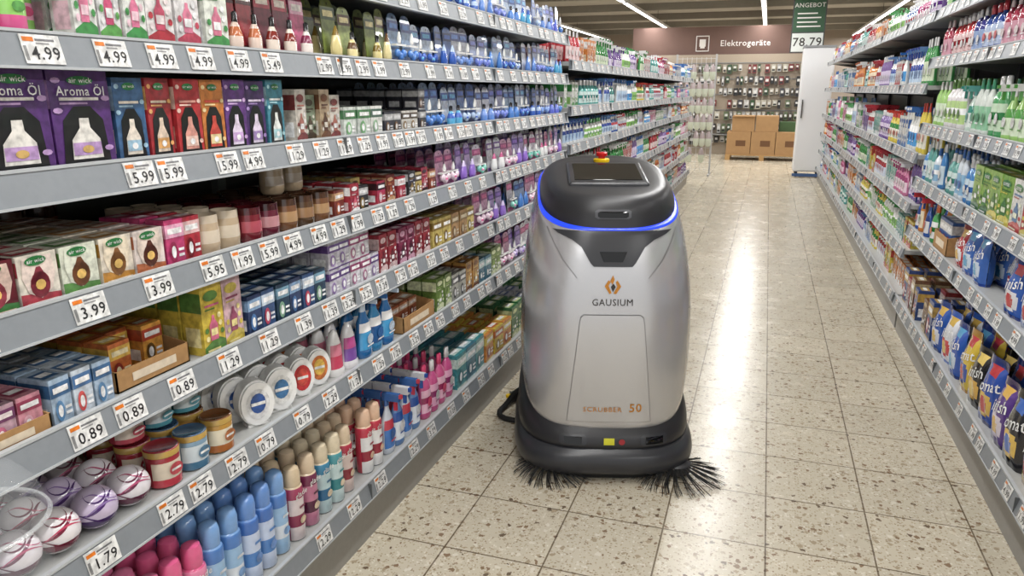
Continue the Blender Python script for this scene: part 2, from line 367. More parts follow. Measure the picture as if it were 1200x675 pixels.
def bottle(w=.08,h=.22,kind=0,txt=None):
    r=w/2; p=P()
    if kind==0:
        pr=[(r*.85,0,0),(r,.008,0),(r,h*.12,('L',2,0)),(r,h*.3,('L',3,0)),(r,h*.42,('L',2,0)),(r*.96,h*.56,0),(r*.8,h*.68,0),(r*.4,h*.77,0),(r*.36,h*.8,1),(r*.42,h*.81,1),(r*.38,h*.98,1),(r*.3,h,1)]
    elif kind==1:
        pr=[(r*.8,0,0),(r,.008,0),(r*.97,h*.1,('L',2,0)),(r*.82,h*.35,('L',2,0)),(r*.9,h*.52,0),(r*.75,h*.68,0),(r*.3,h*.82,1),(r*.32,h*.83,1),(r*.26,h,1)]
    elif kind==2:
        pr=[(r*.85,0,0),(r,.01,0),(r*.98,h*.15,('L',2,0)),(r*.95,h*.45,('L',3,0)),(r*.8,h*.6,0),(r*.45,h*.72,0),(r*.4,h*.78,1),(r*.34,h*.9,1),(r*.2,h,1)]
    else:
        pr=[(r*.85,0,0),(r,.008,0),(r,h*.1,('L',2,0)),(r*.96,h*.4,('L',3,0)),(r*.8,h*.55,0),(r*.35,h*.7,0),(r*.3,h*.76,1),(r*.36,h*.77,1),(r*.3,h*.86,1)]
    p.lathe(pr,14,1,.62,0,r*.62,1)
    if kind==3:
        p.box(-r*.25,r*.25,-.03,r*1.0,h*.85,h*.97,1,1); p.box(-r*.12,r*.12,-.02,-.008,h*.7,h*.86,3,1); p.box(-r*.16,r*.16,-.04,-.03,h*.9,h*.96,3,1)
    if kind==2:
        p.box(-r*.1,r*.1,-.03,r*.3,h*.93,h,1,1)
    if txt: p.text(txt,0,h*.36,w*.3,-.0015,W)
    else: p.ell(0,h*.32,r*.5,h*.09,-.0012,1,10); p.rect(-r*.5,r*.5,h*.2,h*.225,-.0012,3)
    return p
def pouch(w=.17,h=.24,d=.075,txt='finish'):
    p=P(); nx,nz=14,18; V=[];F=[];C=[]
    def th(a,b):
        prof=(max(0,1-abs(a)**3))**.5; zz=1-max(0,(b-.4)/.52)**1.5 if b>.4 else .75+.25*math.sin(b/.4*math.pi/2)
        return d/2*prof*max(zz,0.0)*(1+.06*math.sin(a*9+b*14))+.0012
    for sgn in (-1,1):
        o=len(V)
        for j in range(nz+1):
            b=j/nz
            for i in range(nx+1):
                a=-1+2*i/nx; ww=w/2*(1-.07*math.sin(b*math.pi))
                V.append((a*ww,d/2+sgn*th(a,b)+(.008*math.sin(a*3) if b>.85 else 0),b*h))
        for j in range(nz):
            for i in range(nx):
                q=[o+j*(nx+1)+i,o+j*(nx+1)+i+1,o+(j+1)*(nx+1)+i+1,o+(j+1)*(nx+1)+i]
                F.append(q if sgn<0 else q[::-1])
                c=0; x=-1+2*(i+.5)/nx; z=(j+.5)/nz
                if z>.88 or z<.08: c=1
                elif (x*.9)**2+((z-.28)*3.4)**2<.42: c=2 if (x*.9)**2+((z-.28)*3.4)**2>.14 else 3
                elif z>.72 and abs(x)<.5: c=3
                C.append(c)
    p.add(V,F,C,1,1)
    def zt(x,z):
        return d/2-th(x/(w/2),z/h)-.0015
    TV,TF=text_mesh(txt); s=w*.36; ca,sa=math.cos(.25),math.sin(.25); VV=[]
    for a,b,_ in TV:
        x=s*(a*ca-b*sa); z=h*.56+s*(a*sa+b*ca); VV.append((x,zt(x,z)-.002,z))
    p.add(VV,TF,W)
    return p
def tray(w,d=.3,h=.05):
    p=P(); c=rgb('a88052'); t=.003
    p.box(-w/2,w/2,0,t,0,h,c,2); p.box(-w/2,w/2,d-t,d,0,h*2,c,2)
    for s in (-1,1):
        x=s*(w/2-t/2); p.hexa([(x-t/2,0,0),(x+t/2,0,0),(x+t/2,d,0),(x-t/2,d,0),(x-t/2,0,h),(x+t/2,0,h),(x+t/2,d,h*2),(x-t/2,d,h*2)],c,2)
    p.box(-w/2,w/2,0,d,0,.003,c,2); p.rect(-w*.3,w*.3,h*.3,h*.7,-.001,rgb('d8c8b0'),2)
    return p
mbs={}
def mb(n,key=0):
    if (n,key) not in mbs: mbs[(n,key)]=MB()
    return mbs[(n,key)]
def pl(*h):
    o=[]
    for x in h:
        c=rgb(x); l=.3*c[0]+.55*c[1]+.15*c[2]
        o.append(tuple((.9*v+.1*l)*.9 for v in c))
    return o
XL=-1.153
def fill(name,z,y0,y1,protos,pals,pitch,rows=3,rowp=.08,group=2,inset=.012,side='L',x=None,stack=1,hs=0,jit=.003,sx=1,sz=1,ragged=0,depth=.43,shuffle=False,drop=.05,yaw=0):
    M=mb(name,(side,round(z,1),y0>4.45))
    if not isinstance(protos,list): protos=[protos]
    xx=(XL if side=='L' else .873) if x is None else x
    n=max(1,int(round((y1-y0)/pitch))); pit=(y1-y0)/n; vi=0; st=1; gl=0
    g=-1
    for i in range(n):
        yy=y0+pit*(i+.5)
        if gl<=0:
            g+=1; gl=group if group<3 else random.randint(group-1,group+2)
            pr=protos[g%len(protos)] if not shuffle else random.choice(protos)
            pa=pals[g%len(pals)] if not shuffle else random.choice(pals)
            vi=random.uniform(0,ragged); st=random.choice([stack,stack,max(1,stack-1)]) if stack>1 else 1
            gz=random.uniform(.86,1.06) if shuffle else 1
        gl-=1
        for r in range(rows):
            if r==0 and rows>2 and random.random()<drop: continue
            v=inset+vi+r*rowp
            if v+rowp*.7>depth: break
            for s in range(st):
                jx=random.uniform(-jit,jit)
                ang=(math.pi/2 if side=='L' else -math.pi/2)+random.uniform(-1,1)*jit*16+yaw
                X=xx-v+jx if side=='L' else xx+v+jx
                M.stamp(pr,(X,yy+random.uniform(-jit,jit)*.6,z+s*hs),ang,pa,sx,sz*gz*random.uniform(.99,1.01))
AF='air_freshener_packs'
zT,zA,zB,zC,zD,zE,zF=[l+.0185 for l in (1.735,1.515,1.295,1.07,.845,.59,.20)]
blue=[pl('8aa8cc','1f3f8f','3e7fd0','4a8ae0'),pl('c0d0e4','2a55a8','4fb0e0','3a6ad0'),pl('5577b8','22386a','2f62c4','b8d0f0'),pl('d8dce8','3a4f98','5f8fe0','7aa0e8'),pl('9aa8d0','3a3f88','5f6fe0','7a90e8')]
pink=[pl('d9a0c0','a03a80','e0609a','f4d8e8'),pl('b9a0d8','5f3a98','9a6fd8','d8c8f0'),pl('dcd8e2','c04a8a','e87ab0','7fd0c0')]
# --- shelf A
bxA=carton(.07,.06,.165,'air wick',0)
fill(AF,zA,.35,.86,bxA,[pl('dfe6df','2f8f4f','c43a5a','e8b0c0'),pl('f0ece8','c0304a','7abf5a','ffd0e0')],.078,3,.07,2)
fill('air_freshener_cans',zA,.86,1.05,spray(.027,.175,None),[pl('e8ece8','5fae4f','e85a9a','9adf6a'),pl('f4f2f0','d8407a','8fcf5f','ffb0d0')],.062,3,.062,2)
fill(AF,zA,1.05,1.22,carton(.05,.05,.17,None,0),[pl('eceee8','3f9a4a','f8d0dc','e87aa0'),pl('e8e8e8','5fae4f','f0f0f0','d84a7a')],.056,3,.06,1)
fill(AF,zA,1.22,1.46,bxA,[pl('ece8e6','b82838','f8e8e8','d04a6a'),pl('e8e4e4','c8405a','ffffff','e07a98'),pl('e8ece0','3f9a4a','ffffff','e07a98')],.079,3,.07,1)
fill(AF,zA,1.46,1.74,blister(.062,.17,0),[pl('b02030','5a0f18','e8d0c0','c87040'),pl('7a2038','c83a50','f0e0d0','8a2a20')],.07,4,.07,2,jit=.005)
fill(AF,zA,1.74,1.88,blister(.062,.165,0),[pl('d04a80','f0b0c8','f4e8e0','8a2a50')],.07,4,.07,2,jit=.005)
fill(AF,zA,1.88,2.27,[blister(.066,.165,2),blister(.06,.15,0)],[pl('7a8a3a','3a4f22','e8d890','8a7020'),pl('9aa860','5a3a22','f0e0a0','705030'),pl('6a7a6a','2a3a2a','e0e8d0','705028')],.078,4,.07,1,jit=.006)
TB='toilet_freshener_blisters'
fill(TB,zA,2.27,4.4,[blister(.075,.16,1),blister(.072,.14,1),blister(.068,.15,2)],blue,.088,4,.085,2,jit=.006)
fill(TB,zT,1.6,4.4,[blister(.075,.16,1),blister(.07,.14,0),blister(.068,.15,2)],blue,.09,4,.085,2,jit=.006)
# --- shelf B
big=carton(.125,.08,.172,None,1); big.text('Aroma Öl',0,.172*.79,.023,-.004,W)
fill(AF,zB,.46,1.11,big,[pl('5a2f7a','c8a0d8','f0ece4','d8b060')],.130,3,.09,1,drop=0)
mid=carton(.068,.06,.16,None,1)
fill(AF,zB,1.12,1.64,mid,[pl('3f6a9a','a8d0e8','f4e8d8','ffffff'),pl('b0242e','f0b060','f0d8c0','ffffff'),pl('c02a30','f8d0c0','e8a090','ffffff'),pl('d8802a','f8e0a0','e04a3a','ffffff'),pl('6a3a8a','d8b0e8','f0e0f8','ffffff'),pl('4a2a6a','b090d0','e8d8f0','ffffff'),pl('3a8aa0','b0e0e8','f0f4f0','ffffff')],.075,3,.07,1,drop=0,jit=.005)
fill(AF,zB,1.64,1.92,[carton(.052,.055,.125,None,0),carton(.05,.05,.14,None,0)],[pl('b8a080','7a4a2a','e0d8cc','5a3a28'),pl('d8d0c4','8a3a3a','ffffff','b87060'),pl('8a9a80','4a3a2a','d8d8c8','5a4a3a')],.062,5,.065,1,ragged=.02)
fill(AF,zB,1.92,2.17,carton(.07,.06,.09,None,3),[pl('dce4dc','4f8a5a','ffffff','7fc080'),pl('e8e8e2','4a6a5a','ffffff','a0c8a0')],.078,5,.065,2)
fill(AF,zB,2.17,2.49,carton(.055,.06,.07,None,3),[pl('3a3a44','c0c0c0','e0e0e0','806040'),pl('d8d4cc','5a4a3a','ffffff','a08050')],.065,5,.065,2,stack=2,hs=.072)
fill(TB,zB,2.49,4.4,[blister(.078,.165,1),blister(.07,.15,0)],blue,.09,4,.085,2,jit=.006)
# --- shelf C candles
cb=carton(.076,.075,.092,None,2)
CB='scented_candle_boxes'; CJ='scented_candle_jars'
fill(CB,zC,.4,.87,cb,[pl('6a1a28','3a7a3a','e8c8b8','a03a4a')],.08,4,.08,1,drop=0)
fill(CB,zC,.87,1.2,cb,[pl('e8e0d0','b83a4a','f0dcd0','8a2a3a'),pl('e0e4d0','5f9a4a','e8ecd8','7a4a2a'),pl('f0e4d0','d0902a','f4e4c8','8a5a2a'),pl('efe0d8','c06a3a','f0dccc','5a2a1a')],.082,5,.08,1,drop=0,jit=.004)
fill(CB,zC,1.2,1.31,carton(.05,.05,.1,None,3),[pl('d03a78','f8b0d0','ffffff','a01a50'),pl('c02a3a','f0c0c0','ffffff','801020')],.054,3,.06,1)
fill(CJ,zC,1.32,1.46,candleglass(.034),[pl('c8b090','e0d0b8','d0c0a8','e4d8c0')],.07,4,.08,1,drop=0)
fill(CJ,zC,1.47,1.62,candleglass(.034,.085),[pl('7a1a2a','b84a5a','501018','b02a3a'),pl('6a1f35','c88a90','401018','903040')],.074,4,.08,1)
fill(CJ,zC,1.62,1.86,candleglass(.034,.085),[pl('7a5030','b89060','4a3020','c8a878'),pl('5a4028','a07850','4a3020','c0a070')],.078,4,.08,1)
fill(CJ,zC+.086,1.68,1.86,candleglass(.034,.08),[pl('c0a888','d8c8b4','d0c0a8','e0d0b8')],.078,1,.08,1,inset=.092)
fill(CB,zC,1.87,2.58,[carton(.055,.055,.078,None,3),carton(.055,.055,.09,None,0)],[pl('8a3a2a','e0b080','ffffff','c86a3a'),pl('b02a3a','ffffff','f0d0d0','e06070'),pl('3a3a3a','c8c8c8','ffffff','a08040'),pl('c8b060','5a4a2a','ffffff','8a6a2a'),pl('c0304a','40202a','ffffff','e8a0a8')],.062,5,.062,1,ragged=.015)
fill(CJ,zC,.9,1.3,candleglass(.038,.13),[pl('3a2018','7a4a34','4a2a20','8a5a40'),pl('4a3024','7a5838','3a2418','a08060')],.085,1,.08,1,inset=.385,depth=.47,jit=.001)
fill(TB,zC,2.62,4.4,[blister(.085,.135,1),blister(.075,.15,2)],pink+[pl('d8dae0','7a4aa0','f0f0f0','d05a90')],.095,4,.085,2,jit=.006)
# --- shelf D
tr=tray(.17,.34,.035)
for yy in (.62,.8): mb('cardboard_trays').stamp(tr,(XL-.008,yy,zD),math.pi/2)
fill(AF,zD+.004,.54,.88,carton(.045,.07,.075,None,3),[pl('d890a0','a03a5a','ffffff','e8b0c0'),pl('c8a0b0','7a3a6a','fff0f0','d06a90')],.047,4,.075,1,inset=.016)
fill(AF,zD,.89,1.03,carton(.042,.07,.09,None,3),[pl('a8c0d8','3a6a9a','ffffff','5a90c0'),pl('d0dce8','4a7ab0','ffffff','e05050')],.044,4,.075,1)
mb('cardboard_trays').stamp(tray(.2,.3,.045),(XL-.03,1.15,zD),math.pi/2)
fill(AF,zD+.004,1.06,1.24,carton(.055,.06,.09,None,3),[pl('d8702a','f0c040','fff0c0','a03020'),pl('e8a030','c04020','ffffff','705020')],.06,3,.065,2,inset=.05,ragged=.06,drop=.3)
fill(AF,zD,1.28,1.42,carton(.066,.06,.165,None,0),[pl('dcc030','5a8a3a','f8e8a0','e06a90'),pl('e0b8c0','d8c040','f0e090','a04a6a')],.07,4,.065,1,drop=0)
fill(AF,zD,1.43,1.78,carton(.052,.05,.1,None,3),[pl('2a3f6a','8ab0d8','ffffff','4a80c0'),pl('3a5a8a','d0e0f0','ffffff','c84060'),pl('28465f','7aa8c0','ffffff','90c0a0')],.056,4,.055,1)
fill(AF,zD,1.8,2.1,carton(.06,.06,.08,None,3),[pl('d4d0dc','6a4a90','ffffff','a080c0'),pl('e0dee4','a04070','ffffff','c07aa0')],.065,4,.065,2,stack=2,hs=.082)
fill(AF,zD,2.1,2.5,carton(.055,.055,.13,None,0),[pl('a02838','e0c0c0','ffffff','702030'),pl('8a2a50','d8a0b8','ffffff','501830')],.062,4,.06,2)
fill(AF,zD,2.52,2.95,carton(.08,.08,.11,None,3),[pl('d8c060','a08030','ffffff','907020'),pl('b88a50','907040','d8c8a8','805a30')],.09,3,.085,2)
fill(TB,zD,3.0,4.4,[blister(.085,.16,1),blister(.075,.14,2)],pink+blue[:1],.095,4,.085,2,jit=.006)
fill(AF,zD,.5,1.0,carton(.1,.06,.14,None,3),[pl('4a2a22','6a4a32','906a4a','603828'),pl('3a2420','5a3a2a','806040','503020')],.11,1,.1,1,inset=.375,depth=.5,jit=.001)
# --- shelf E
fill('scented_gel_balls',zE,.5,1.09,ball(),[pl('e4dee4','6a2a48','b84a74','ffffff'),pl('ece6e8','7a1f3a','c83f62','ffffff'),pl('c8b8d4','4a2a6a','8a6aa8','ffffff')],.089,3,.09,1,inset=.01,drop=0,jit=.004,yaw=-.3)
fill('scented_candle_tins',zE,1.11,1.37,jar(.037,.09),[pl('a02030','e0d0b8','c83a4a','902030'),pl('7a9ab0','d0dce2','4a7a9a','3a5a7a'),pl('b8882a','e8dcc0','b86a2a','7a4a22')],.084,4,.082,1,drop=0)
fill('scented_candle_tins',zE+.091,1.11,1.37,jar(.037,.06),[pl('b03040','e8d8c8','c84a5a','842030'),pl('3a6a8a','d8e4e8','50a0b0','2a4a6a'),pl('3a7a7a','e0ecec','50a0b0','b89440')],.084,2,.082,1,inset=.1)
fill('gel_air_fresheners',zE,1.41,1.61,geldisc(.095,.125),[pl('e8e8e8','2a5aa8'),pl('ecece8','3a7ab0')],.1,5,.06,1,drop=0,yaw=-.5,inset=.03)
fill('gel_air_fresheners',zE,1.62,1.79,geldisc(.08,.115),[pl('d0202a','e84a3a'),pl('e07a2a','f0c040')],.088,5,.06,1,drop=0,yaw=-.5,inset=.03)
fill('gel_air_fresheners',zE,1.81,1.96,gelcone(),[pl('e2e0de','d8d4d0','c83a5a','d87a90'),pl('e2e0e2','d8d4d8','7a4aa0','c04a90')],.078,4,.06,1)
fill('toilet_cleaner_bottles',zE,1.98,2.2,bottle(.078,.195,2),[pl('1f6fb0','c8d8e8','3aa0d8','ffffff'),pl('2a8ac0','2a6ab0','1a5a98','ffffff')],.08,4,.06,1,drop=0)
mb('cardboard_trays').stamp(tray(.26,.36,.06),(XL-.01,2.38,zE),math.pi/2)
fill(AF,zE+.004,2.27,2.5,carton(.07,.07,.075,None,3),[pl('b0603a','f0d0b0','ffffff','803020')],.075,3,.08,1,inset=.08)
fill(AF,zE,2.54,3.3,[carton(.07,.06,.13,None,0),carton(.07,.06,.11,None,3)],[pl('6a8a3a','e8f0c0','ffffff','a0c060'),pl('b8b8b0','5a5a60','ffffff','3a3a40'),pl('c89038','804a20','ffffff','f0d080'),pl('4a8098','c0e0e0','ffffff','207088')],.078,4,.07,2)
fill(TB,zE,3.3,4.4,blister(.085,.16,1),pink,.095,4,.085,2,jit=.006)
# --- shelf F (base)
XB=-1.14
sp=spray()
fill('air_freshener_cans',zF,.45,1.21,sp,[pl('e8487e','f07aa8','f8b8d0','c82868'),pl('f088b0','e85a90','f8d0e0','d03a78')],.0625,6,.066,2,x=XB,depth=.5,drop=0)
fill('air_freshener_cans',zF,1.21,1.53,spray(.029,.245,None),[pl('4a80c8','78a8e0','9ac4ea','e4ecf4'),pl('3f72c0','6494d8','c8d8f4','4a88d0')],.0625,4,.066,2,x=XB,depth=.5,drop=0)
fill('air_freshener_cans',zF,1.53,1.68,sp,[pl('a83a60','e0c8a4','e0d0d0','902a50'),pl('7a2a50','e0c8a8','c87898','5a1a40')],.0625,6,.066,1,x=XB,depth=.5,drop=0)
fill('air_freshener_cans',zF,1.68,1.81,sp,[pl('3a8ab0','e0d0b0','b8d4d8','1f6a98'),pl('4aa0a8','e8d8b8','c8e0e0','2a8a90')],.0625,6,.066,1,x=XB,depth=.5,drop=0)
fill('air_freshener_cans',zF,1.81,2.06,sp,[pl('b82a44','e0c8a8','e0c8c0','901830'),pl('c8304a','e8c0a0','f0f0f0','a01a38')],.0625,6,.066,2,x=XB,depth=.5)
fill('toilet_cleaner_bottles',zF,2.08,2.36,bottle(.07,.23,3),[pl('d0d8e4','3a6ab0','3a7ac8','d03a50'),pl('5a88c0','e0e0e4','e8f0f8','2a5ab0')],.075,5,.07,1,x=XB,depth=.5)
fill('toilet_cleaner_bottles',zF,2.38,2.68,bottle(.075,.21,0),[pl('d0508a','e03a70','f0b8d0','a02a60'),pl('c84a88','d8d8d8','e8a8c8','90306a')],.08,5,.07,1,x=XB,depth=.5)
fill('cleaner_cartons',zF,2.7,3.02,carton(.11,.08,.15,None,3),[pl('3a98a0','d0e8e0','ffffff','207080'),pl('3a7a90','c0e0e8','ffffff','206a80')],.115,4,.1,1,x=XB,depth=.5)
fill('cleaner_cartons',zF,3.04,3.4,carton(.11,.08,.13,None,3),[pl('e08a2a','e8d060','ffffff','b04818'),pl('e0c030','d06020','ffffff','a08010')],.115,4,.1,1,x=XB,depth=.5)
fill('cleaner_cartons',zF,3.42,4.4,carton(.1,.08,.16,None,0),[pl('3a7a4a','d8e0a0','ffffff','206a30'),pl('c8c8d0','3a5aa0','ffffff','c03040')],.105,4,.1,2,x=XB,depth=.5)
# --- far left gondola
det=[bottle(.085,.2,0),bottle(.07,.23,1),bottle(.075,.22,3),bottle(.075,.2,2),carton(.08,.06,.18,None,0)]
bright=[pl('e4e4e0','2a6ab8','4aa0e0','ffffff'),pl('e0c830','d03a2a','ece8d8','2a8a3a'),pl('3a984a','e0e0e0','d8e4c4','207a30'),pl('e8e8e4','c02a3a','d0d8e8','a01828'),
 pl('d87aa4','e8e8e8','ecd0dc','a03a70'),pl('2a56a4','d8d8d8','c8d8e8','c03040'),pl('e4e4e0','3a9a4a','8ac060','ffffff'),pl('e0862a','e8e8e8','f0e0c0','b05010'),pl('7a5aa0','e0e0e0','d8c8e4','5a2a80'),pl('50a8a0','e4e4e4','d0e8e4','208078'),pl('e6e6e6','5a86c0','b8d0e8','2a4aa0'),pl('c02c38','e4e4e4','ecd0d0','901828')]
for k,l in enumerate(LV2):
    fill('detergent_bottles',l+.0185,4.52,12.2,det,bright,.092,3,.085,4,shuffle=True,depth=.44,sx=.98,sz=[.9,.95,.95,.72,.85,.9][k],ragged=.03,drop=.08)
# --- right near bay
fin=pouch(); fin2=pouch(.165,.26,.075,'somat')
DT='dishwasher_tablet_bags'; DB='detergent_bottles'; CC='cleaner_cartons'
fill(DT,RV[0]+.0185,1.4,3.5,[fin,fin2],[pl('222226','121214','d8a838','e8c860'),pl('d8b828','a87818','2a4fa8','c0303a'),pl('26262c','16161a','e0b848','3a6ac0'),pl('5a3a8a','2a1850','d8ccd8','e0b040'),pl('2a4fa8','1a2f70','d8b040','c0303a')],.178,4,.09,1,side='R',x=.858,depth=.5,jit=.006,drop=0)
fill(DT,RV[0]+.0185,3.5,4.03,fin,[pl('2a5ab8','16327a','c8d8e8','48a0d0'),pl('e0e2e8','2858b0','d0303a','d8b040'),pl('2858b0','1a3a80','d0d4e0','d8b040')],.178,4,.09,1,side='R',x=.858,depth=.5,jit=.006,drop=0)
fill(CC,RV[0]+.0185,4.05,4.9,[carton(.11,.08,.2,None,3),carton(.1,.08,.17,None,0)],[pl('2a4a8a','c8a040','ffffff','d03040'),pl('7a5030','c8b080','ffffff','402818'),pl('a02a30','d8c8c8','e0e0e0','808080')],.115,4,.1,1,side='R',x=.858,depth=.5)
fill(DT,RV[1]+.0185,1.4,3.95,[pouch(.16,.21,.07),pouch(.155,.19,.07)],[pl('2a5ab0','16327a','d8d8dc','c0303a'),pl('dcdfe6','2a5ab0','3a88d0','c0303a'),pl('3a68b8','1f4090','c8d8e8','48a0d0'),pl('c03038','801820','e8e8e8','e0b040')],.167,4,.085,2,side='R',jit=.006)
mb('cardboard_trays',1).stamp(tray(.3,.38,.09),(.885,4.2,RV[1]+.0185),-math.pi/2)
fill(CC,RV[1]+.023,4.07,4.33,carton(.08,.08,.16,None,3),[pl('3a6ab0','e8e8e8','ffffff','c03040')],.085,4,.09,1,side='R',inset=.03)
fill(DB,RV[1]+.0185,4.4,4.92,det[:3],[pl('3a9a4a','e06a2a','f0f0f0','207a30'),pl('d8822a','3a8a3a','f0e0c0','b05010'),pl('2a5ab0','d03040','e0e0e0','1a3a80')],.085,4,.08,1,side='R')
fill(CC,RV[2]+.0185,1.4,3.2,carton(.15,.08,.19,'somat',0),[pl('c02a30','e0d050','f0f0d8','2a5aa0'),pl('e4e4e0','c83a3a','f0f4d8','3a7ab0')],.157,4,.09,2,side='R')
fill(CC,RV[2]+.0185,3.2,3.75,carton(.15,.08,.19,'somat',0),[pl('7aac3a','e0d050','e8f0d0','2a7a2a'),pl('90b850','2a6a3a','f0f0f0','3a8a3a')],.157,4,.09,2,side='R')
fill(DB,RV[2]+.0185,3.77,4.92,det[:2],[pl('3a80c0','e0e0e0','c8dce8','2060a8'),pl('d4dce4','2a6ab8','8ab8d8','ffffff'),pl('5aa098','f0f0f0','d0e4e0','2a8070')],.09,4,.08,2,side='R')
fill(DB,RV[3]+.0185,1.4,4.92,[bottle(.095,.25,0),bottle(.085,.24,1),bottle(.09,.22,3)],[pl('a0d070','e0e0dc','d8e8c8','4a9a3a'),pl('4aa060','e8e8e8','c8e0c0','207a38'),pl('d8e0d8','3a9068','90c8a0','ffffff'),pl('c8dcd0','5aa8a0','e4ece4','2a8a78'),pl('e0dcdc','5a8a3a','b8d888','ffffff')],.1,4,.085,3,side='R',ragged=.03)
fill(DB,RV[4]+.0185,1.4,4.92,[bottle(.09,.2,0),bottle(.085,.2,1)],[pl('2a4a98','c83040','b8c8e4','e8e8e8'),pl('3a3a8a','e0e0e0','9ab0d8','e8e8e8'),pl('c02a38','e8e8e8','e8c8c8','901828'),pl('a82848','d8c8c8','d8a0b0','e8e8e8')],.095,4,.085,3,side='R',ragged=.03)
fill(DB,RV[5]+.0185,1.4,4.92,det[:4],[pl('3a9050','d8e0d8','b8e0a0','e8e8e8'),pl('2a6ab0','e0e0e0','c8d8ea','d03040'),pl('7a4a90','e4e4e4','d8c0e0','e8e8e8')],.095,3,.085,2,side='R')
for k,l in enumerate(RV2):
    fill(DB,l+.0185,5.05,13.3,det,bright,.092,3,.085,4,side='R',shuffle=True,depth=.44,sz=[.95,.95,1.1,1.25,1.15,.9][k],ragged=.03,drop=.08)
for (n,_),m in mbs.items(): m.build(n)

# ---------------------------------------------------------------- robot
SIL=noisy('silver_paint',rgb('c4c4c6'),.27,.55,scale=300,amt=.03); SIL.node_tree.nodes['Principled BSDF'].inputs['Coat Weight'].default_value=.4
BLK=noisy('black_plastic',rgb('28282b'),.38,scale=200,amt=.1)
BLK2=noisy('satin_black_plastic',rgb('303135'),.3,scale=200,amt=.05)
GLS=mat('screen_glass',rgb('0a0b0d'),.05); RUB=noisy('rubber',rgb('171717'),.75,scale=90,amt=.2)
GRV=mat('panel_groove',rgb('6a6a6a'),.6); YEL=mat('yellow_plastic',rgb('e8c010'),.4); RED=mat('red_plastic',rgb('c81818'),.3)
GOLD=mat('gold_print',rgb('b8781a'),.45); DKP=mat('dark_print',rgb('2c2622'),.5)
LED=mat('blue_led',rgb('1030b0'),.3,Emission_Color=(.03,.08,1,1),Emission_Strength=.75)
rob=empty('floor_scrubber_robot',(-.466,2.53,0),math.radians(17))
class Loft:
    def __init__(s,R,n,sub=6):
        R=np.array(R,float); m=len(R); out=[]
        for i in range(m-1):
            p0,p1,p2,p3=R[max(i-1,0)],R[i],R[i+1],R[min(i+2,m-1)]
            for k in range(sub):
                t=k/sub; out.append(.5*((2*p1)+(-p0+p2)*t+(2*p0-5*p1+4*p2-p3)*t*t+(-p0+3*p1-3*p2+p3)*t**3))
        out.append(R[-1]); s.R=np.array(out); s.n=n
    def pt(s,r,a):
        z0,ti,hw,yf,yb=r; e=2/s.n; c,sn=math.cos(a),math.sin(a)
        x=hw*math.copysign(abs(c)**e,c); y=(yf+yb)/2+(yb-yf)/2*math.copysign(abs(sn)**e,sn)
        return (x,y,z0+ti*(y-.1))
    def mesh(s,name,m,seg=96,cap0=True,cap1=True):
        V=[];F=[]
        for r in s.R:
            for i in range(seg): V.append(s.pt(r,2*math.pi*i/seg))
        for k in range(len(s.R)-1):
            for i in range(seg):
                j=(i+1)%seg; F.append((k*seg+i,k*seg+j,(k+1)*seg+j,(k+1)*seg+i))
        if cap0: F.append(tuple(range(seg-1,-1,-1)))
        if cap1: F.append(tuple(range((len(s.R)-1)*seg,len(s.R)*seg)))
        return meshobj(name,V,F,m,rob,True,50)
    def surf(s,x,z):
        y=.06; R=s.R
        for _ in range(10):
            zz=R[:,0]+R[:,1]*(y-.1); o=np.argsort(zz)
            hw,yf,yb=[np.interp(z,zz[o],R[o,k]) for k in (2,3,4)]
            y=(yf+yb)/2-(yb-yf)/2*max(0,1-min(1,abs(x/hw))**s.n)**(1/s.n)
        return y
def patch(name,loft,rows,m,off,nx=16,sub=6):
    V=[];F=[]; rr=[]
    for (a,b) in zip(rows[:-1],rows[1:]):
        for k in range(sub):
            t=k/sub; rr.append([a[i]*(1-t)+b[i]*t for i in range(3)])
    rr.append(rows[-1])
    for z,xl,xr in rr:
        for i in range(nx+1):
            x=xl+(xr-xl)*i/nx; V.append((x,loft.surf(x,z)-off,z))
    for j in range(len(rr)-1):
        for i in range(nx):
            a=j*(nx+1)+i; F.append((a,a+1,a+nx+2,a+nx+1))
    return meshobj(name,V,F,m,rob,True)
def surftext(name,loft,s,cx,cz,size,m,off=.0045,sxx=1.0):
    V,F=text_mesh(s); VV=[]
    for a,b,_ in V:
        x=cx+a*size*sxx; z=cz+b*size; VV.append((x,loft.surf(x,z)-off,z))
    return meshobj(name,VV,F,m,rob)
shell=Loft([(.205,.20,.300,.052,.80),(.225,.19,.318,.036,.815),(.30,.12,.330,.030,.82),(.42,.06,.337,.026,.82),(.56,.06,.338,.030,.82),(.68,.09,.333,.040,.815),(.78,.14,.320,.054,.81),(.87,.2,.301,.076,.80),(.935,.26,.280,.098,.79),(.955,.27,.272,.108,.785)],3.3)
shell.mesh('silver_shell',SIL)
led=Loft([(.953,.27,.272,.107,.786),(.9565,.27,.2735,.104,.79),(.960,.27,.2725,.106,.787),(.962,.27,.266,.11,.78)],3.2,3); led.mesh('status_light_ring',LED)
hood=Loft([(.957,.27,.266,.112,.78),(.985,.265,.262,.117,.775),(1.02,.235,.247,.124,.755),(1.045,.20,.235,.137,.735),(1.060,.175,.219,.157,.71),(1.066,.165,.19,.19,.67),(1.066,.16,.13,.28,.58)],2.7)
hood.mesh('top_hood',BLK)
patch('front_collar',shell,[(.832,-.070,.070),(.845,-.082,.082),(.90,-.115,.115),(.925,-.15,.15),(.945,-.20,.20),(.957,-.22,.22)],BLK2,.004,24)
patch('collar_sensor_window',shell,[(.85,-.035,.035),(.885,-.05,.05)],GLS,.007)
patch('handle_recess',hood,[(.998,-.055,.055),(1.004,-.066,.066),(1.026,-.066,.066),(1.032,-.055,.055)],mat('grip_grey',rgb('505156'),.3),.003)
